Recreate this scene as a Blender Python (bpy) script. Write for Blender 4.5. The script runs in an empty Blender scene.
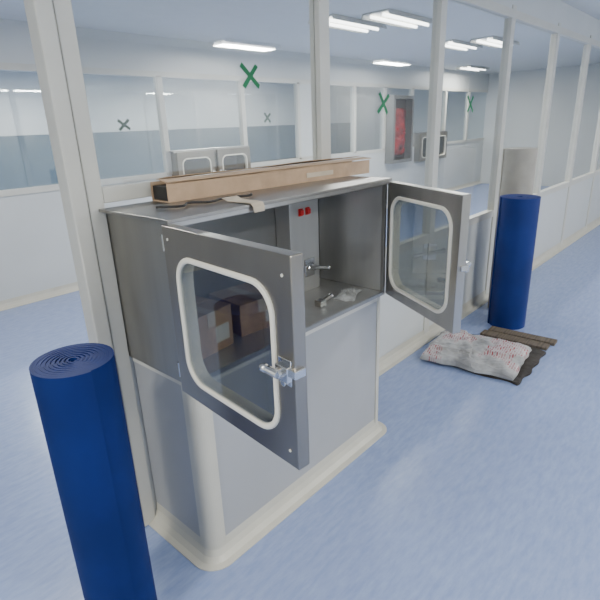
import bpy, bmesh, math, random
from mathutils import Vector, Matrix, noise
random.seed(4)
COL = bpy.context.scene.collection

# ------------------------------------------------------------ materials
def mat(name, col, rough=0.5, metal=0.0, var=0.0, vscale=8.0, bump=0.0, bscale=40.0,
        stretch=(1,1,1), emit=0.0, col2=None, detail=4.0, coat=0.0, vstretch=None, spec=0.5):
    m = bpy.data.materials.new(name); m.use_nodes = True
    nt = m.node_tree; b = nt.nodes['Principled BSDF']
    b.inputs['Base Color'].default_value = (*col, 1)
    b.inputs['Roughness'].default_value = rough
    b.inputs['Metallic'].default_value = metal
    b.inputs['Coat Weight'].default_value = coat
    b.inputs['Specular IOR Level'].default_value = spec
    tc = nt.nodes.new('ShaderNodeTexCoord')
    mp = nt.nodes.new('ShaderNodeMapping'); mp.inputs['Scale'].default_value = stretch
    nt.links.new(tc.outputs['Object'], mp.inputs['Vector'])
    if var > 0 or col2:
        mv = nt.nodes.new('ShaderNodeMapping'); mv.inputs['Scale'].default_value = vstretch or stretch
        nt.links.new(tc.outputs['Object'], mv.inputs['Vector'])
        n = nt.nodes.new('ShaderNodeTexNoise'); n.inputs['Scale'].default_value = vscale
        n.inputs['Detail'].default_value = detail
        nt.links.new(mv.outputs['Vector'], n.inputs['Vector'])
        r = nt.nodes.new('ShaderNodeValToRGB')
        c2 = col2 if col2 else tuple(min(1, c*(1+var)) for c in col)
        c1 = col if col2 else tuple(c*(1-var) for c in col)
        r.color_ramp.elements[0].position = 0.35; r.color_ramp.elements[1].position = 0.65
        r.color_ramp.elements[0].color = (*c1, 1); r.color_ramp.elements[1].color = (*c2, 1)
        nt.links.new(n.outputs['Fac'], r.inputs['Fac'])
        nt.links.new(r.outputs['Color'], b.inputs['Base Color'])
    if bump > 0:
        n2 = nt.nodes.new('ShaderNodeTexNoise'); n2.inputs['Scale'].default_value = bscale
        nt.links.new(mp.outputs['Vector'], n2.inputs['Vector'])
        bp = nt.nodes.new('ShaderNodeBump'); bp.inputs['Strength'].default_value = bump
        bp.inputs['Distance'].default_value = 0.01
        nt.links.new(n2.outputs['Fac'], bp.inputs['Height'])
        nt.links.new(bp.outputs['Normal'], b.inputs['Normal'])
    if emit > 0:
        b.inputs['Emission Color'].default_value = (*col, 1)
        b.inputs['Emission Strength'].default_value = emit
    return m

def glass(name, tint, fac, rough=0.02):
    m = bpy.data.materials.new(name); m.use_nodes = True
    nt = m.node_tree; nt.nodes.remove(nt.nodes['Principled BSDF'])
    out = nt.nodes['Material Output']
    t = nt.nodes.new('ShaderNodeBsdfTransparent'); t.inputs['Color'].default_value = (*tint, 1)
    g = nt.nodes.new('ShaderNodeBsdfGlossy'); g.inputs['Roughness'].default_value = rough
    g.inputs['Color'].default_value = (0.97, 0.97, 0.97, 1)
    mx = nt.nodes.new('ShaderNodeMixShader'); mx.inputs['Fac'].default_value = fac
    nt.links.new(t.outputs[0], mx.inputs[1]); nt.links.new(g.outputs[0], mx.inputs[2])
    nt.links.new(mx.outputs[0], out.inputs['Surface'])
    return m

BR = (26, 26, 0.7)
M_wall = mat('panel_white', (0.64, 0.65, 0.63), 0.45, var=0.03, vscale=1.5)
M_panel = mat('panel_grey', (0.41, 0.41, 0.41), 0.4, var=0.04, vscale=2.0)
M_ceil = mat('ceiling_white', (0.69, 0.70, 0.685), 0.6, var=0.02)
M_frame = mat('aluminium_frame', (0.64, 0.62, 0.55), 0.35, var=0.03, vscale=5)
M_cream = mat('cream_profile', (0.60, 0.57, 0.48), 0.4, var=0.04, vscale=6)
M_steel = mat('brushed_steel', (0.355, 0.34, 0.305), 0.36, 0.9, var=0.05, vscale=3, vstretch=(5, 5, .5), bump=0.012, bscale=8, stretch=BR)
M_top = mat('top_steel', (0.36, 0.345, 0.32), 0.36, 1.0, var=0.10, vscale=4)
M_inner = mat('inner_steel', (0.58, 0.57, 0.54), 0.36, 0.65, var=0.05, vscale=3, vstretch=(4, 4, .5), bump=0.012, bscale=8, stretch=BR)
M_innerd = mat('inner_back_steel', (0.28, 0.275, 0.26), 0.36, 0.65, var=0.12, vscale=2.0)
M_steell = mat('light_steel', (0.52, 0.51, 0.49), 0.30, 0.95, var=0.06, vscale=3, vstretch=(6, 6, .5), bump=0.02, bscale=8, stretch=BR)
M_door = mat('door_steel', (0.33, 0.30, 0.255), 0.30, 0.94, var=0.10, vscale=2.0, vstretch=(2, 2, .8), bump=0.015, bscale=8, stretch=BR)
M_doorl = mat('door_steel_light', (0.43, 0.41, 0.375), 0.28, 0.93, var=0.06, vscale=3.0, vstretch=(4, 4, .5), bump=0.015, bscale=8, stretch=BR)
M_chrome = mat('chrome', (0.66, 0.65, 0.63), 0.16, 1.0)
M_gasket = mat('gasket_white', (0.93, 0.87, 0.73), 0.5)
M_glass = glass('window_glass', (0.94, 0.95, 0.945), 0.10)
M_dglass = glass('door_glass', (0.52, 0.54, 0.54), 0.14)
M_fglass = glass('far_glass', (0.88, 0.91, 0.92), 0.08)
M_card = mat('cardboard', (0.54, 0.37, 0.235), 0.8, var=0.10, vscale=12, bump=0.2)
M_card2 = mat('cardboard_brown', (0.48, 0.31, 0.18), 0.8, var=0.15, vscale=9, bump=0.2)
M_blue = mat('blue_vinyl', (0.008, 0.024, 0.145), 0.5, var=0.15, vscale=3, spec=0.25)
M_blue2 = mat('blue_vinyl_matte', (0.007, 0.020, 0.12), 0.6, var=0.15, vscale=3, spec=0.15)
M_beige = mat('beige_vinyl', (0.38, 0.35, 0.29), 0.6, var=0.08)
M_red = mat('red_plastic', (0.7, 0.02, 0.02), 0.3)
M_reddim = mat('red_paint', (0.05, 0.008, 0.01), 0.7, col2=(0.42, 0.02, 0.025), vscale=5)
M_black = mat('black_plastic', (0.02, 0.018, 0.016), 0.5, var=0.2)
M_dark = mat('dark_panel', (0.03, 0.02, 0.02), 0.5, var=0.2)
M_green = mat('green_tape', (0.01, 0.20, 0.07), 0.6, var=0.15)
M_greend = mat('dark_green_tape', (0.004, 0.05, 0.025), 0.6, var=0.15)
M_wood = mat('raw_wood', (0.13, 0.10, 0.07), 0.8, var=0.3, vscale=6, stretch=(1, 12, 1))
M_tarp = mat('dark_cloth', (0.045, 0.038, 0.032), 0.9, var=0.3, bump=0.5)
M_paper = mat('paper', (0.60, 0.50, 0.37), 0.8, var=0.08)
M_label = mat('label_paper', (0.72, 0.70, 0.64), 0.7, var=0.05)
M_film = mat('plastic_film', (0.45, 0.45, 0.43), 0.3, var=0.25, vscale=30)
M_tube = mat('lamp_tube', (0.98, 1.0, 0.98), 0.4, emit=7.0)
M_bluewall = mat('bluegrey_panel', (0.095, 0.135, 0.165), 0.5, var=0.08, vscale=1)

M_floor = bpy.data.materials.new('floor_vinyl'); M_floor.use_nodes = True
nt = M_floor.node_tree; b = nt.nodes['Principled BSDF']
tc = nt.nodes.new('ShaderNodeTexCoord')
n1 = nt.nodes.new('ShaderNodeTexNoise'); n1.inputs['Scale'].default_value = 28; n1.inputs['Detail'].default_value = 7; n1.inputs['Roughness'].default_value = 0.65
mp = nt.nodes.new('ShaderNodeMapping'); mp.inputs['Scale'].default_value = (0.4, 1.5, 1)
nt.links.new(tc.outputs['Object'], mp.inputs['Vector']); nt.links.new(mp.outputs['Vector'], n1.inputs['Vector'])
r1 = nt.nodes.new('ShaderNodeValToRGB')
r1.color_ramp.elements[0].position = 0.30; r1.color_ramp.elements[0].color = (0.24, 0.315, 0.54, 1)
r1.color_ramp.elements[1].position = 0.70; r1.color_ramp.elements[1].color = (0.335, 0.41, 0.62, 1)
nt.links.new(n1.outputs['Fac'], r1.inputs['Fac'])
nt.links.new(r1.outputs['Color'], b.inputs['Base Color'])
b.inputs['Roughness'].default_value = 0.25

M_sack = bpy.data.materials.new('printed_sack'); M_sack.use_nodes = True
nt = M_sack.node_tree; b = nt.nodes['Principled BSDF']
tc = nt.nodes.new('ShaderNodeTexCoord')
def nz(scale, detail, lo, hi, st=(1, 1, 1)):
    mp_ = nt.nodes.new('ShaderNodeMapping'); mp_.inputs['Scale'].default_value = st; mp_.inputs['Rotation'].default_value = (0, 0, .5)
    nt.links.new(tc.outputs['Object'], mp_.inputs['Vector'])
    n = nt.nodes.new('ShaderNodeTexNoise'); n.inputs['Scale'].default_value = scale; n.inputs['Detail'].default_value = detail
    nt.links.new(mp_.outputs['Vector'], n.inputs['Vector'])
    r = nt.nodes.new('ShaderNodeValToRGB'); r.color_ramp.elements[0].position = lo; r.color_ramp.elements[1].position = hi
    nt.links.new(n.outputs['Fac'], r.inputs['Fac']); return r
base = nz(6, 5, .34, .60)
base.color_ramp.elements[0].color = (0.25, 0.245, 0.24, 1); base.color_ramp.elements[1].color = (0.58, 0.57, 0.555, 1)
# printed red characters-like dashes: brick blocks masked by noise
bk = nt.nodes.new('ShaderNodeTexBrick'); bk.inputs['Scale'].default_value = 16
bk.inputs['Color1'].default_value = (1, 1, 1, 1); bk.inputs['Color2'].default_value = (0.25, 0.25, 0.25, 1); bk.inputs['Mortar'].default_value = (0, 0, 0, 1)
bk.inputs['Mortar Size'].default_value = 0.045
nt.links.new(tc.outputs['Object'], bk.inputs['Vector'])
mk = nz(6, 2, .53, .56)
ml = nt.nodes.new('ShaderNodeMixRGB'); ml.blend_type = 'MULTIPLY'; ml.inputs['Fac'].default_value = 1
nt.links.new(bk.outputs['Color'], ml.inputs['Color1']); nt.links.new(mk.outputs['Color'], ml.inputs['Color2'])
mix = nt.nodes.new('ShaderNodeMixRGB'); mix.inputs['Color2'].default_value = (0.36, 0.06, 0.07, 1)
nt.links.new(ml.outputs['Color'], mix.inputs['Fac']); nt.links.new(base.outputs['Color'], mix.inputs['Color1'])
nt.links.new(mix.outputs['Color'], b.inputs['Base Color'])
b.inputs['Roughness'].default_value = 0.35

# ------------------------------------------------------------ helpers
def finish(name, bm, m, parent=None, bevel=0.0, smooth=False, segs=2):
    bmesh.ops.recalc_face_normals(bm, faces=bm.faces[:])
    me = bpy.data.meshes.new(name); bm.to_mesh(me); bm.free()
    o = bpy.data.objects.new(name, me); COL.objects.link(o)
    me.materials.append(m)
    if smooth:
        for p in me.polygons: p.use_smooth = True
    if parent: o.parent = parent
    if bevel > 0:
        md = o.modifiers.new('bevel', 'BEVEL'); md.width = bevel; md.segments = segs
        md.limit_method = 'ANGLE'; md.angle_limit = math.radians(40)
    return o

def add_box(bm, x0, x1, y0, y1, z0, z1):
    vs = [bm.verts.new(p) for p in ((x0,y0,z0),(x1,y0,z0),(x1,y1,z0),(x0,y1,z0),(x0,y0,z1),(x1,y0,z1),(x1,y1,z1),(x0,y1,z1))]
    for f in ((0,3,2,1),(4,5,6,7),(0,1,5,4),(1,2,6,5),(2,3,7,6),(3,0,4,7)):
        bm.faces.new([vs[i] for i in f])

def boxes(name, lst, m, parent=None, bevel=0.0):
    bm = bmesh.new()
    for b_ in lst: add_box(bm, *b_)
    return finish(name, bm, m, parent, bevel)

def add_cyl(bm, p0, p1, r0, r1=None, seg=20):
    p0 = Vector(p0); p1 = Vector(p1); r1 = r0 if r1 is None else r1
    d = p1-p0; q = d.to_track_quat('Z', 'Y').to_matrix().to_4x4()
    bmesh.ops.create_cone(bm, cap_ends=True, segments=seg, radius1=r0, radius2=r1, depth=d.length,
                          matrix=Matrix.Translation((p0+p1)/2) @ q)

def add_sph(bm, c, r, s=(1,1,1)):
    bmesh.ops.create_uvsphere(bm, u_segments=18, v_segments=12, radius=r,
                              matrix=Matrix.Translation(c) @ Matrix.Diagonal((*s, 1)))

def empty(name, loc, label, cat, group=None):
    o = bpy.data.objects.new(name, None); COL.objects.link(o); o.location = loc
    o.empty_display_size = 0.1
    tag(o, label, cat, group); return o

def tag(o, label, cat, group=None):
    o['label'] = label; o['category'] = cat
    if group: o['group'] = group
    return o

def struct(o, label=None):
    o['kind'] = 'structure'
    if label: o['label'] = label
    return o

def rr(x0, x1, z0, z1, r, k=8):
    pts = []
    for cx, cz, a0 in ((x1-r, z1-r, 0), (x0+r, z1-r, 90), (x0+r, z0+r, 180), (x1-r, z0+r, 270)):
        for i in range(k+1):
            a = math.radians(a0 + 90*i/k); pts.append((cx+r*math.cos(a), cz+r*math.sin(a)))
    return pts

def rect_match(x0, x1, z0, z1, inner, k=8):
    pts = []; C = [(x1, z1), (x0, z1), (x0, z0), (x1, z0)]
    for c in range(4):
        seg = inner[c*(k+1):(c+1)*(k+1)]
        a, b_ = seg[0], seg[-1]
        cx, cz = C[c]
        if c in (0, 2): A = (cx, a[1]); B = (b_[0], cz)
        else: A = (a[0], cz); B = (cx, b_[1])
        for i in range(k+1):
            t = i/k
            if t <= 0.5:
                u = t*2; pts.append((A[0]+(cx-A[0])*u, A[1]+(cz-A[1])*u))
            else:
                u = t*2-1; pts.append((cx+(B[0]-cx)*u, cz+(B[1]-cz)*u))
    return pts

def ring_prism(bm, inner, outer, y0, y1):
    n = len(inner)
    I0 = [bm.verts.new((p[0], y0, p[1])) for p in inner]; I1 = [bm.verts.new((p[0], y1, p[1])) for p in inner]
    O0 = [bm.verts.new((p[0], y0, p[1])) for p in outer]; O1 = [bm.verts.new((p[0], y1, p[1])) for p in outer]
    for i in range(n):
        j = (i+1) % n
        for q in ((I0[i],I0[j],O0[j],O0[i]), (I1[i],O1[i],O1[j],I1[j]), (O0[i],O0[j],O1[j],O1[i]), (I0[i],I1[i],I1[j],I0[j])):
            try: bm.faces.new(q)
            except Exception: pass

def sweep(bm, path, normals, section):
    rows = []
    for (x, y), (nx, ny) in zip(path, normals):
        rows.append([bm.verts.new((x+nx*o, y+ny*o, z)) for o, z in section])
    m_ = len(section)
    for a, c in zip(rows[:-1], rows[1:]):
        for i in range(m_):
            j = (i+1) % m_
            bm.faces.new((a[i], a[j], c[j], c[i]))
    bm.faces.new(rows[0]); bm.faces.new(rows[-1][::-1])

def tube(name, pts, r, m, parent=None, seg=10, sub=8):
    P = []
    n = len(pts)
    for i in range(n-1):
        p0 = Vector(pts[max(0, i-1)]); p1 = Vector(pts[i]); p2 = Vector(pts[i+1]); p3 = Vector(pts[min(n-1, i+2)])
        for j in range(sub):
            t = j/sub
            P.append(.5*((2*p1)+(p2-p0)*t+(2*p0-5*p1+4*p2-p3)*t*t+(3*p1-p0-3*p2+p3)*t**3))
    P.append(Vector(pts[-1]))
    bm = bmesh.new(); prev = None; first = None
    for i, p in enumerate(P):
        d = (P[min(i+1, len(P)-1)]-P[max(0, i-1)]).normalized()
        a = d.cross(Vector((0, 0, 1)));
        a = a.normalized() if a.length > 1e-4 else Vector((1, 0, 0))
        c = d.cross(a)
        row = [bm.verts.new(p+a*r*math.cos(2*math.pi*k/seg)+c*r*math.sin(2*math.pi*k/seg)) for k in range(seg)]
        if prev:
            for k in range(seg): bm.faces.new((prev[k], prev[(k+1) % seg], row[(k+1) % seg], row[k]))
        else: first = row
        prev = row
    bm.faces.new(first[::-1]); bm.faces.new(prev)
    return finish(name, bm, m, parent, smooth=True)

# ------------------------------------------------------------ structure
H = 2.6
Y0, Y1 = 1.645, 1.695
struct(boxes('floor', [(-2, 13, -2.4, 9.2, -0.1, 0)], M_floor))
struct(boxes('ceiling', [(-2, 13, -2.4, 9.2, H, H+0.1)], M_ceil))
struct(boxes('wall_south', [(-2, 13, -2.5, -2.4, 0, H)], M_wall))
struct(boxes('wall_west', [(-2.1, -2, -2.4, 9.2, 0, H)], M_wall))
struct(boxes('wall_east', [(13, 13.1, -2.4, 9.2, 0, H)], M_wall))
struct(boxes('wall_back', [(-2, 13, 9.2, 9.3, 0, H)], M_wall))
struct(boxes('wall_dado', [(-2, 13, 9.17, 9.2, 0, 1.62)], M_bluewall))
struct(boxes('wall_north', [(0.8, 2.06, Y0+.005, Y1-.005, 0, 0.784), (2.10, 13, Y0+.005, Y1-.005, 0, 0.77), (-2, 13, Y0+.005, Y1-.005, 2.37, H), (-2, -0.4, Y0+.005, Y1-.005, 0, 2.37)], M_wall))
posts = [(0.775, 0.832), (2.022, 2.10), (3.230, 3.308), (4.415, 4.493), (5.61, 5.68), (6.8, 6.87), (8.0, 8.07), (9.2, 9.27), (10.4, 10.47), (11.6, 11.67)]
tn = 1
for a, c in posts:
    struct(boxes('trim_%d' % tn, [(a, c, Y0-.006, Y1+.006, 0, 2.42)], M_frame, bevel=0.004)); tn += 1
struct(boxes('trim_%d' % tn, [(0.715, 0.772, Y0-.012, Y1+.012, 0, 2.42)], M_frame, bevel=0.006)); tn += 1
struct(boxes('trim_%d' % tn, [(0.832, 2.022, Y0-.004, Y1+.004, 1.372, 1.425)], M_frame, bevel=0.003)); tn += 1
struct(boxes('trim_%d' % tn, [(2.10, 13, Y0-.004, Y1+.004, 0.77, 0.83)], M_frame, bevel=0.003)); tn += 1
struct(boxes('trim_%d' % tn, [(0.715, 13, Y0-.008, Y1+.008, 2.33, 2.39)], M_frame, bevel=0.003)); tn += 1
struct(boxes('trim_%d' % tn, [(-0.45, -0.38, Y0-.006, Y1+.006, 0, 2.42), (-0.38, 0.715, Y0-.006, Y1+.006, 2.33, 2.39)], M_frame, bevel=0.003)); tn += 1
wn = 1
for i in range(len(posts)):
    x0 = posts[i][1]; x1 = posts[i+1][0] if i+1 < len(posts) else 13
    z0 = 1.425 if i == 0 else 0.83
    struct(boxes('window_%d' % wn, [(x0, x1, 1.667, 1.673, z0, 2.33)], M_glass)); wn += 1
P0, P1 = 5.25, 5.30
struct(boxes('wall_opposite', [(-2, 3.58, P0, P1, 0, 1.10), (3.58, 4.80, P0, P1, 0, 0.78), (4.80, 9.48, P0, P1, 0, 1.10), (9.48, 10.72, P0, P1, 0, 0.78), (10.72, 13, P0, P1, 0, 1.10),
        (-2, 13, P0, P1, 2.2, H), (5.97, 6.32, P0, P1, 1.10, 2.2)], M_wall))
op = [(-0.1,-.03),(1.12, 1.19), (2.33, 2.40), (3.52, 3.59), (4.79, 4.86), (5.92, 5.97), (6.32, 6.37), (7.35, 7.42), (8.3, 8.37), (9.3, 9.37), (10.73, 10.8), (11.9, 11.97)]
for a, c in op:
    struct(boxes('trim_%d' % tn, [(a, c, P0-.012, P1+.01, 1.10, 2.2)], M_frame)); tn += 1
for q in ((-2, 13, P0-.012, P0, 2.18, 2.24), (-2, 3.5, P0-.012, P0, 1.07, 1.13), (4.86, 9.3, P0-.012, P0, 1.07, 1.13), (10.8, 13, P0-.012, P0, 1.07, 1.13)):
    struct(boxes('trim_%d' % tn, [q], M_frame)); tn += 1
for i in range(len(op)):
    x0 = op[i][1]; x1 = op[i+1][0] if i+1 < len(op) else 13
    if abs(x0-5.97) < .01: continue
    z0 = 1.36 if (abs(x0-3.59) < .02 or abs(x0-9.37) < .02) else 1.10
    struct(boxes('window_%d' % wn, [(x0, x1, 5.272, 5.278, z0, 2.2)], M_fglass)); wn += 1
sec = [(0, .085), (.004, .05), (.014, .026), (.032, .010), (.055, .004), (.055, 0), (0, 0)]
bm = bmesh.new(); sweep(bm, [(2.10, Y0), (13, Y0)], [(0, -1), (0, -1)], sec)
struct(finish('baseboard_north', bm, M_cream))
bm = bmesh.new(); sweep(bm, [(-2, P0), (13, P0)], [(0, -1), (0, -1)], sec)
struct(finish('baseboard_opposite', bm, M_cream))

# ------------------------------------------------------------ pass box
W, D, HT = 1.188, 0.42, 0.557
def make_door(parent, hinge, sx, ang, m_face, full=True, L=.565, win=(.076, .489, .076, .460)):
    bm = bmesh.new(); k = 8
    a0, a1, b0, b1 = win
    inn = rr(a0, a1, b0, b1, .07, k); outr = rect_match(.0, L, .0, .548, inn, k)
    ring_prism(bm, [(p[0]*sx, p[1]) for p in inn], [(p[0]*sx, p[1]) for p in outr], -.038, 0)
    d = finish('door', bm, m_face, parent, bevel=0.003)
    d.location = hinge; d.rotation_euler = (0, 0, math.radians(ang))
    bm = bmesh.new()
    inn = rr(a0+.002, a1-.002, b0+.002, b1-.002, .069, k); out2 = rr(a0-.014, a1+.014, b0-.014, b1+.014, .082, k)
    ring_prism(bm, [(p[0]*sx, p[1]) for p in inn], [(p[0]*sx, p[1]) for p in out2], -.045, .007)
    g = finish('window_gasket', bm, M_gasket, d, bevel=0.006, segs=3, smooth=True); g['label'] = 'cream rounded rubber window gasket'
    bm = bmesh.new()
    pts = rr(a0, a1, b0, b1, .07, k)
    yo = -.038 if sx > 0 else -.006
    A = [bm.verts.new((p[0]*sx, yo, p[1])) for p in pts]; B = [bm.verts.new((p[0]*sx, yo+.004, p[1])) for p in pts]
    bm.faces.new(A); bm.faces.new(B[::-1])
    for i in range(len(A)): bm.faces.new((A[i], A[(i+1) % len(A)], B[(i+1) % len(A)], B[i]))
    finish('window_pane', bm, M_dglass, d)
    bm = bmesh.new(); e = L-.565
    def bx(a, c, *r): add_box(bm, min((a+e)*sx, (c+e)*sx), max((a+e)*sx, (c+e)*sx), *r)
    bx(.510, .556, -.043, -.038, .232, .300)
    bx(.516, .560, -.058, -.042, .248, .288)
    bx(.556, .574, -.046, -.012, .258, .280)
    add_cyl(bm, ((.536+e)*sx, -.072, .272), ((.536+e)*sx, -.055, .272), .013)
    add_cyl(bm, ((.541+e)*sx, -.070, .272), ((.502+e)*sx, -.076, .277), .011, .009)
    add_sph(bm, ((.500+e)*sx, -.0765, .2772), .0115, (1.2, 1, 1))
    add_cyl(bm, ((.532+e)*sx, -.050, .238), ((.532+e)*sx, -.038, .238), .009)
    l = finish('latch', bm, M_chrome, d, bevel=0.002); l['label'] = 'chrome lever latch'
    if full:
        for zz in (.05, .47):
            bm = bmesh.new(); add_cyl(bm, (-.006*sx, -.030, zz), (-.006*sx, -.030, zz+.05), .008, seg=12)
            finish('hinge', bm, M_chrome, d)
        for (s_, z_) in ((.535, .50), (.535, .045), (.03, .51)):
            bm = bmesh.new(); add_cyl(bm, (s_*sx, -.040, z_), (s_*sx, -.0375, z_), .004, seg=12)
            finish('screw', bm, M_gasket, d)
    return d

def make_passbox(loc, a1, a2, label, group=None, full=True, depth=D):
    p = empty('pass_box', loc, label, 'pass box', group)
    t = .02; D_ = depth
    bm = bmesh.new()
    def ringv(x0, x1, z0, z1, y): return [bm.verts.new(q) for q in ((x0, y, z0), (x1, y, z0), (x1, y, z1), (x0, y, z1))]
    O0 = ringv(0, W, 0, HT, 0); O1 = ringv(0, W, 0, HT, D_); I0 = ringv(t, W-t, t, HT-t, 0); I1 = ringv(t, W-t, t, HT-t, D_)
    for i in range(4):
        j = (i+1) % 4
        for q in ((O0[i], O0[j], I0[j], I0[i]), (O1[i], I1[i], I1[j], O1[j]), (O0[i], O1[i], O1[j], O0[j]), (I0[i], I0[j], I1[j], I1[i])): bm.faces.new(q)
    finish('body', bm, M_steel, p, bevel=0.002)
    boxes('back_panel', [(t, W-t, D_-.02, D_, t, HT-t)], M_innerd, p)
    boxes('top_plate', [(-.03, W+.004, -.022, D_-.035, HT+.0005, HT+.012)], M_top, p, bevel=0.0015)
    boxes('front_lip', [(-.03, W+.004, -.022, -.018, HT-.012, HT+.0005)], M_steell, p)
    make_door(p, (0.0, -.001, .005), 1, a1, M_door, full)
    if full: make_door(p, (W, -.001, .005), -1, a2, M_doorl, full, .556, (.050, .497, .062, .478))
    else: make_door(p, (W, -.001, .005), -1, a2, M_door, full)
    return p

pb = make_passbox((.834, 1.25, .788), -95.6, 60.5, 'stainless steel pass box with both glazed doors open, on panelled base')
col_ = boxes('control_panel', [(.84, 1.05, .305, .398, .0215, .536)], M_inner, pb, bevel=0.003)
for xx in (.905, .955):
    bm = bmesh.new(); add_box(bm, xx-.004, xx+.026, .300, .305, .406, .442)
    add_box(bm, xx, xx+.022, .290, .300, .412, .436)
    b1 = finish('button', bm, M_red, col_, bevel=.003); b1['label'] = 'red square push button'
bm = bmesh.new(); add_box(bm, .93, 1.0, .295, .305, .10, .19)
add_cyl(bm, (.965, .30, .15), (.965, .26, .15), .016)
add_cyl(bm, (.965, .262, .15), (1.04, .24, .135), .011, .009); add_sph(bm, (1.04, .24, .135), .013)
add_cyl(bm, (.965, .262, .15), (.90, .25, .165), .011, .009); add_sph(bm, (.90, .25, .165), .013)
hb = finish('handle', bm, M_chrome, col_, bevel=.002); hb['label'] = 'chrome inner handle'
boxes('side_lining', [(W-.0225, W-.0205, .015, .395, .022, .535)], M_inner, pb)
boxes('floor_lining', [(.022, W-.024, .003, .395, .0200, .0212)], M_inner, pb)
ZB = .788 + .0215

def carton(x0, x1, y0, y1, z0, h, label, m=M_card2, rot=0):
    cx, cy = (x0+x1)/2, (y0+y1)/2
    e = empty('cardboard_box', (cx, cy, z0), label, 'box'); e.rotation_euler = (0, 0, rot)
    w, d = (x1-x0)/2, (y1-y0)/2
    boxes('body', [(-w, w, -d, d, 0, h)], m, e, bevel=.003)
    boxes('flap', [(-w, w, -d-.002, -.004, h, h+.004)], m, e)
    boxes('flap', [(-w, w, .004, d+.002, h, h+.004)], m, e)
    boxes('tape', [(-.02, .02, -d-.004, d+.004, h+.0042, h+.0052), (-.02, .02, -d-.0035, -d-.0005, h-.05, h+.0045)], M_paper, e)
    bm = bmesh.new(); add_box(bm, w*.15, w*.8, -d-.0015, -d-.0003, h*.22, h*.62)
    finish('printed_label', bm, M_label, e)
carton(.90, 1.12, 1.36, 1.58, ZB, .16, 'small brown cardboard box standing inside the steel pass box', rot=.12)
carton(1.20, 1.42, 1.38, 1.60, ZB, .13, 'brown cardboard carton with taped lid inside the steel pass box', rot=-.1)
bm = bmesh.new()
add_cyl(bm, (0, 0, .016), (.09, .02, .016), .012); add_sph(bm, (.095, .021, .017), .015); add_box(bm, -.03, .01, -.02, .02, 0.001, .03)
o = finish('door_latch', bm, M_chrome, bevel=.002); o.location = (1.66, 1.36, ZB+.002)
tag(o, 'loose chrome lever latch lying on the pass box floor', 'latch')
def scrap(name, loc, sx_, sy_, h, m, label, cat, seed, rot=0):
    bm = bmesh.new(); bmesh.ops.create_grid(bm, x_segments=16, y_segments=12, size=1)
    for v in bm.verts:
        x, y = v.co.x, v.co.y; e = max(0, 1-x*x)*max(0, 1-y*y)
        v.co = (x*sx_*(1+.2*noise.noise(Vector((seed, y*2, 0)))), y*sy_*(1+.25*noise.noise(Vector((x*2, seed, 3)))),
                .002+h*(e**.6)*(.55+.9*abs(noise.noise(Vector((x*2.6, y*2.6, seed))))))
    g_ = bmesh.ops.extrude_face_region(bm, geom=bm.faces[:])
    for g in g_['geom']:
        if isinstance(g, bmesh.types.BMVert): g.co.z = 0
    o = finish(name, bm, m); o.location = loc; o.rotation_euler = (0, 0, rot); tag(o, label, cat); return o
scrap('plastic_film', (1.86, 1.36, ZB+.001), .09, .05, .025, M_film, 'crumpled translucent plastic film scrap on the pass box floor', 'plastic film', 3.3, .4)

# ------------------------------------------------------------ base cabinet
ped = empty('base_cabinet', (1.43, 1.45, 0), 'grey panelled base cabinet with cream rounded corners under the pass box', 'cabinet')
xl, xr, yf, yb, R, R2 = .848, 2.018, 1.265, Y0-.001, .045, .03
path, nor = [], []
def addp(x, y, nx, ny): path.append((x-1.43, y-1.45)); nor.append((nx, ny))
addp(xl, yb, -1, 0)
for i in range(11):
    a = math.radians(180 + 9*i); addp(xl+R+R*math.cos(a), yf+R+R*math.sin(a), math.cos(a), math.sin(a))
for i in range(9):
    a = math.radians(270 + 90*i/8); addp(xr-R2+R2*math.cos(a), yf+R2+R2*math.sin(a), math.cos(a), math.sin(a))
addp(xr, yb, 1, 0)
bm = bmesh.new()
bot = [bm.verts.new((x, y, 0)) for x, y in path]; top = [bm.verts.new((x, y, .786)) for x, y in path]
for i in range(len(path)):
    j = (i+1) % len(path); bm.faces.new((bot[i], bot[j], top[j], top[i]))
bm.faces.new(top); bm.faces.new(bot[::-1])
finish('panel', bm, M_panel, ped)
s2 = [(0, .06), (.005, .06), (.005, .784), (0, .784)]
bm = bmesh.new()
pp = [(path[1][0], path[1][1]+.020)] + path[1:12] + [(path[11][0]+.020, path[11][1])]
nn = [(-1, 0)] + nor[1:12] + [(0, -1)]
sweep(bm, pp, nn, s2); o = finish('corner_profile', bm, M_cream, ped); o['label'] = 'cream rounded vertical corner profile'
bm = bmesh.new()
pp = [(path[12][0]-.015, path[12][1])] + path[12:21] + [(path[20][0], path[20][1]+.02)]
nn = [(0, -1)] + nor[12:21] + [(1, 0)]
sweep(bm, pp, nn, s2); finish('corner_profile', bm, M_cream, ped)
bm = bmesh.new(); sweep(bm, path, nor, [(0, .765), (.004, .765), (.004, .785), (0, .785)])
finish('top_profile', bm, M_frame, ped)
bm = bmesh.new(); sweep(bm, path, nor, sec); o = finish('skirting', bm, M_cream, ped); o['label'] = 'cream cove skirting'

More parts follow.
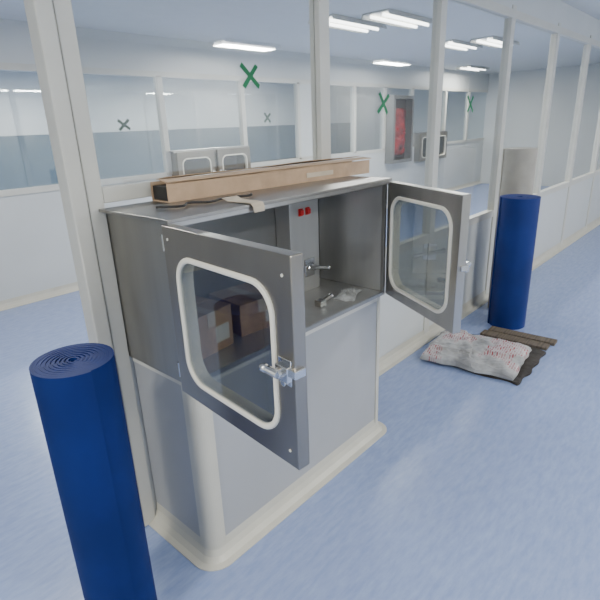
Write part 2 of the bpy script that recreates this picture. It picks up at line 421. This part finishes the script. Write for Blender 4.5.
# ------------------------------------------------------------ things on top of the box
ZT = .788 + .557 + .0125
cb = empty('cardboard_carton', (1.60, 1.548, ZT), 'long narrow tan cardboard carton with loose flaps on the pass box', 'box')
cb.rotation_euler = (0, 0, math.radians(-3.2))
L2 = .585; wd = .058; hh = .066
prof = [(-wd, hh), (-wd, 0), (wd, 0), (wd, hh), (wd-.004, hh), (wd-.004, .004), (-wd+.004, .004), (-wd+.004, hh)]
nseg = 40; rows = []
bm = bmesh.new()
for i in range(nseg+1):
    x = -L2+2*L2*i/nseg; row = []
    for j, (y, z) in enumerate(prof):
        wob = .003*noise.noise(Vector((x*5, j//4*3.0, 1.7))) if z > .02 else 0
        row.append(bm.verts.new((x, y+wob, z+wob)))
    rows.append(row)
for a, c in zip(rows[:-1], rows[1:]):
    for i in range(8): bm.faces.new((a[i], a[(i+1) % 8], c[(i+1) % 8], c[i]))
bm.faces.new(rows[0]); bm.faces.new(rows[-1][::-1])
finish('body', bm, M_card, cb)
def flap(y0, y1, z0, z1, xa, xb, seed, amp):
    bm = bmesh.new(); prev = None; f_ = None
    for i in range(nseg+1):
        x = xa+(xb-xa)*i/nseg
        w1 = .002*noise.noise(Vector((x*5, seed, 0))); w2 = amp*noise.noise(Vector((x*2.5, seed+5, 0)))
        row = [bm.verts.new(p) for p in ((x, y0, z0+w1), (x, y1+w2*.5, z1+w2), (x, y1+w2*.5, z1+w2+.003), (x, y0, z0+w1+.003))]
        if prev:
            for k_ in range(4): bm.faces.new((prev[k_], prev[(k_+1) % 4], row[(k_+1) % 4], row[k_]))
        else: f_ = row
        prev = row
    bm.faces.new(f_); bm.faces.new(prev[::-1])
    finish('flap', bm, M_card, cb)
flap(-wd-.005, -.008, hh+.004, hh+.009, -L2, L2+.010, 1, .004)
flap(wd+.005, .004, hh+.006, hh+.016, -L2+.03, L2, 8, .005)
boxes('inner_bundle', [(-L2+.006, L2-.01, -wd+.006, wd-.006, .005, hh-.012)], M_black, cb)
boxes('printed_label', [(.12, .3, -wd-.0042, -wd-.0032, .02, .04)], M_paper, cb)
bm = bmesh.new(); prev = None
prof = [(0, .012), (-.03, .003), (-.07, .002), (-.115, .003), (-.140, .001), (-.149, -.010), (-.152, -.028)]
for n_, (dy, dz) in enumerate(prof):
    hw = .036-.002*n_
    row = [bm.verts.new((x, dy, dz)) for x in (-hw, hw)] + [bm.verts.new((x, dy-.0007, dz+.001)) for x in (hw, -hw)]
    if prev:
        for i in range(4): bm.faces.new((prev[i], prev[(i+1) % 4], row[(i+1) % 4], row[i]))
    else: bm.faces.new(row)
    prev = row
bm.faces.new(prev)
o = finish('paper_tag', bm, M_paper); o.location = (1.16, 1.366, ZT+.0005)
tag(o, 'small curled brown paper tag hanging over the steel top edge', 'paper')
o = tube('cable', [(-.16, .03, .004), (-.10, -.03, .004), (-.04, .015, .004), (.01, -.04, .004), (.10, -.01, .004), (.18, -.05, .005), (.22, -.02, .005)], .0042, M_black)
o.location = (1.06, 1.40, ZT+.004); tag(o, 'short black cable lying on the steel top', 'cable')

# ------------------------------------------------------------ vinyl rolls
def roll(loc, r, h, m, label, turns=16, a0=2.2, core=.16, fill=.93, amp=0):
    bm = bmesh.new(); n = turns*40; r0 = r*core; th = (r-r0)/turns*fill
    rows = []
    for i in range(n+1):
        a = 2*math.pi*i/40 ; rad = r0 + (r-r0)*i/n
        rad *= 1+amp*math.sin(2*a+1)*(1-i/n)
        hz = h - amp*.10*(1-i/n)*(1+math.sin(a*.5))
        c, s = math.cos(a+a0), math.sin(a+a0)
        rows.append([bm.verts.new((c*(rad-th), s*(rad-th), 0)), bm.verts.new((c*rad, s*rad, 0)),
                     bm.verts.new((c*rad, s*rad, hz)), bm.verts.new((c*(rad-th), s*(rad-th), hz))])
    for a, c in zip(rows[:-1], rows[1:]):
        for i in range(4):
            j = (i+1) % 4; bm.faces.new((a[i], a[j], c[j], c[i]))
    bm.faces.new(rows[0]); bm.faces.new(rows[-1][::-1])
    o = finish('vinyl_roll', bm, m)
    for p in o.data.polygons:
        p.use_smooth = abs(p.normal.z) < .5
    md = o.modifiers.new('edge_split', 'EDGE_SPLIT'); md.split_angle = math.radians(40)
    o.location = loc
    tag(o, label, 'flooring roll', 'standing rolls of vinyl sheet')
    return o
roll((.500, 1.315, 0.001), .114, 1.005, M_blue2, 'deep blue vinyl flooring roll standing beside the base cabinet', turns=18, a0=-1.6, core=.08, fill=.93, amp=.03)
roll((3.93, 1.27, 0.001), .145, 1.03, M_blue, 'thick deep blue vinyl roll standing against the glazed partition', turns=14, fill=.9)
roll((4.27, 1.42, 0.001), .13, 1.36, M_beige, 'tall beige vinyl roll standing behind the blue roll')

# ------------------------------------------------------------ sack and boards
bm = bmesh.new()
bmesh.ops.create_grid(bm, x_segments=90, y_segments=90, size=1)
for v in bm.verts:
    x, y = v.co.x, v.co.y
    e = max(0, 1-abs(x)**8)*max(0, 1-abs(y)**8)
    px, py = x*.26, y*.31
    px += .02*noise.noise(Vector((y*2.5, 1, x))); py += .02*noise.noise(Vector((x*2.5, 5, y)))
    s_ = e**.35
    # overlapping folded layers with crisp edges
    f1 = 1 if (x*.8 + .35*y + .12*noise.noise(Vector((y*2, 0, 0)))) > -.25 else 0
    f2 = 1 if (-.3*x + y + .12*noise.noise(Vector((x*2, 4, 0)))) > .15 else 0
    ridg2 = 1-abs(noise.noise(Vector((x*3.5+3, y*2.0, 2))))*2
    z = .008 + s_*(.024 + .018*f1 + .016*f2 + .014*ridg2 + .008*noise.noise(Vector((x*9, y*9, 4))))
    v.co = (px, py, max(.004, z))
geom = bmesh.ops.extrude_face_region(bm, geom=bm.faces[:])
for g in geom['geom']:
    if isinstance(g, bmesh.types.BMVert): g.co.z = 0.0
o = finish('sack', bm, M_sack, smooth=False)
o.location = (3.18, 1.21, .022); o.rotation_euler = (0, 0, .12)
tag(o, 'folded grey-white plastic sack with red print lying on dark cloth', 'sack')
bm = bmesh.new()
bmesh.ops.create_grid(bm, x_segments=40, y_segments=40, size=1)
for v in bm.verts:
    x, y = v.co.x, v.co.y
    v.co = (x*.29+.04*noise.noise(Vector((y*2, 3, 0))), y*.33+.045*noise.noise(Vector((x*2, 9, 0))), .016+.004*noise.noise(Vector((x*5, y*5, 0))))
geom = bmesh.ops.extrude_face_region(bm, geom=bm.faces[:])
for g in geom['geom']:
    if isinstance(g, bmesh.types.BMVert): g.co.z = 0.0
o = finish('ground_cloth', bm, M_tarp, smooth=False); o.location = (3.24, 1.175, .0005)
tag(o, 'dark folded cloth spread on the floor beneath the sack', 'cloth')
for i, (x, y, r) in enumerate(((3.62, 1.10, .03), (3.73, 1.08, .05))):
    o = boxes('wooden_board', [(-.045, .045, -.24, .24, 0, .022)], M_wood, bevel=.002)
    o.location = (x, y, .0005); o.rotation_euler = (0, 0, r)
    tag(o, 'short rough brown wooden board lying beside the sack', 'board', 'boards beside the sack')

# ------------------------------------------------------------ green tape marks
def cross(x, y, z, s, m=M_green, w=.02, a1=48, a2=-42, l2=1.0):
    bm = bmesh.new()
    for a, l_ in ((a1, 1.0), (a2, l2)):
        q = Matrix.Rotation(math.radians(a), 4, 'Y'); s_ = s*l_
        vs = [q @ Vector(p) for p in ((-s_, 0, -w/2), (s_, 0, -w*.45), (s_*.95, 0, w/2), (-s_*1.03, 0, w*.52))]
        off = 0 if a > 0 else -.0008
        A = [bm.verts.new((p.x, off, p.z)) for p in vs]; B = [bm.verts.new((p.x, off+.001, p.z)) for p in vs]
        bm.faces.new(A); bm.faces.new(B[::-1])
        for i in range(4): bm.faces.new((A[i], B[i], B[(i+1) % 4], A[(i+1) % 4]))
    o = finish('tape_mark', bm, m); o.location = (x, y, z)
    tag(o, 'green adhesive tape cross stuck on the window glass', 'tape mark', 'green tape crosses on the glazing')
cross(1.585, 1.6655, 1.805, .066, w=.020, a1=40, a2=-47, l2=.9)
cross(2.63, 1.6655, 1.70, .070, w=.021, a1=52, a2=-40, l2=1.05)
cross(3.82, 1.6655, 1.70, .078, w=.020, a1=45, a2=-52, l2=.88)
cross(3.05, 5.270, 1.68, .085, M_greend, w=.032, a1=35, a2=-40)
cross(5.30, 5.270, 1.72, .085, M_greend, w=.032)

# ------------------------------------------------------------ far pass boxes
make_passbox((3.595, 5.16, .80), 0, 0, 'closed steel pass box with two glazed doors in the opposite partition', 'closed pass boxes across the corridor', False, .24)
make_passbox((9.50, 5.16, .80), 0, 0, 'closed steel pass box with two glazed doors in the opposite partition', 'closed pass boxes across the corridor', False, .24)

fc = empty('fire_hose_cabinet', (8.72, 5.17, .85), 'dark framed wall cabinet holding red fire equipment', 'fire cabinet')
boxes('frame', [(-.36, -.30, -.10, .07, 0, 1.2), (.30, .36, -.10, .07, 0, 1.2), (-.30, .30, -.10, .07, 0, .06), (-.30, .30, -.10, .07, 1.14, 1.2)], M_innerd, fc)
boxes('back_panel', [(-.30, .30, .04, .06, .06, 1.14)], M_dark, fc)
bm = bmesh.new()
bmesh.ops.create_grid(bm, x_segments=24, y_segments=48, size=1)
for v in bm.verts:
    x, y = v.co.x, v.co.y
    e = (max(0, 1-x*x)*max(0, 1-y*y))**.3
    v.co = (x*(.19+.12*noise.noise(Vector((0, y*3, 1)))), .038-.10*e-.05*abs(noise.noise(Vector((x*3, y*5, 2)))), .56+y*.42+.05*noise.noise(Vector((x*3, 1, 1))))
finish('folded_hose', bm, M_reddim, fc, smooth=True)

# ------------------------------------------------------------ ceiling lights
def clone(top, loc):
    n = top.copy(); COL.objects.link(n); n.location = loc
    for c in top.children:
        k_ = c.copy(); COL.objects.link(k_); k_.parent = n
    return n
HL = .44
LIGHTS = [(4.75, 3.45), (5.0, 2.98), (7.35, 3.45), (7.55, 3.0), (10.9, 4.75), (1.2, 3.4), (2.6, 7.2), (5.6, 7.2), (8.6, 7.2),
          (1.1, -1.7), (4.75, -1.7), (8.2, -1.7), (-1.2, 0.9)]  # last entry: unseen fixture, added only to brighten the left door and gasket
cl = empty('ceiling_light', (*LIGHTS[0], H), 'recessed white fluorescent ceiling light with twin tubes', 'ceiling light', 'fluorescent ceiling lights')
bm = bmesh.new(); sweep(bm, [(-HL-.03, 0), (HL+.03, 0)], [(0, 1), (0, 1)], [(-.15, -.001), (.15, -.001), (.17, -.045), (.155, -.045), (.14, -.018), (-.14, -.018), (-.155, -.045), (-.17, -.045)])
finish('housing', bm, M_frame, cl)
for yy in (-.07, .07):
    bm = bmesh.new(); add_cyl(bm, (-HL, yy, -.037), (HL, yy, -.037), .015, seg=12)
    finish('tube', bm, M_tube, cl)
for loc in LIGHTS[1:]: clone(cl, (*loc, H))

def area(x, y, power, col=(1.0, 1.0, 0.965)):
    l = bpy.data.lights.new('lamp_light', 'AREA'); l.shape = 'RECTANGLE'; l.size = HL*2; l.size_y = .22
    l.energy = power; l.color = col
    o = bpy.data.objects.new('lamp_light', l); COL.objects.link(o); o.location = (x, y, H-.056)
for (x, y) in LIGHTS:
    p = 88 if y < 0 else (47 if y < 6 else 135)
    area(x, y, p)

w = bpy.data.worlds.new('world'); bpy.context.scene.world = w; w.use_nodes = True
w.node_tree.nodes['Background'].inputs['Color'].default_value = (0.9, 0.92, 1, 1)
w.node_tree.nodes['Background'].inputs['Strength'].default_value = 0.3

# ------------------------------------------------------------ camera
cam = bpy.data.cameras.new('camera'); co = bpy.data.objects.new('camera', cam); COL.objects.link(co)
cam.sensor_width = 36; cam.lens = 494/600*36; cam.shift_x = 7/600; cam.clip_start = .05
fwd = Vector((.691, .6416, -.3325)).normalized()
right = Vector((.670, -.7416, -.0384)); right = (right - fwd*right.dot(fwd)).normalized()
up = right.cross(fwd)
Mx = Matrix((right, up, -fwd)).transposed().to_4x4(); Mx.translation = (0, 0, 1.6)
co.matrix_world = Mx
bpy.context.scene.camera = co
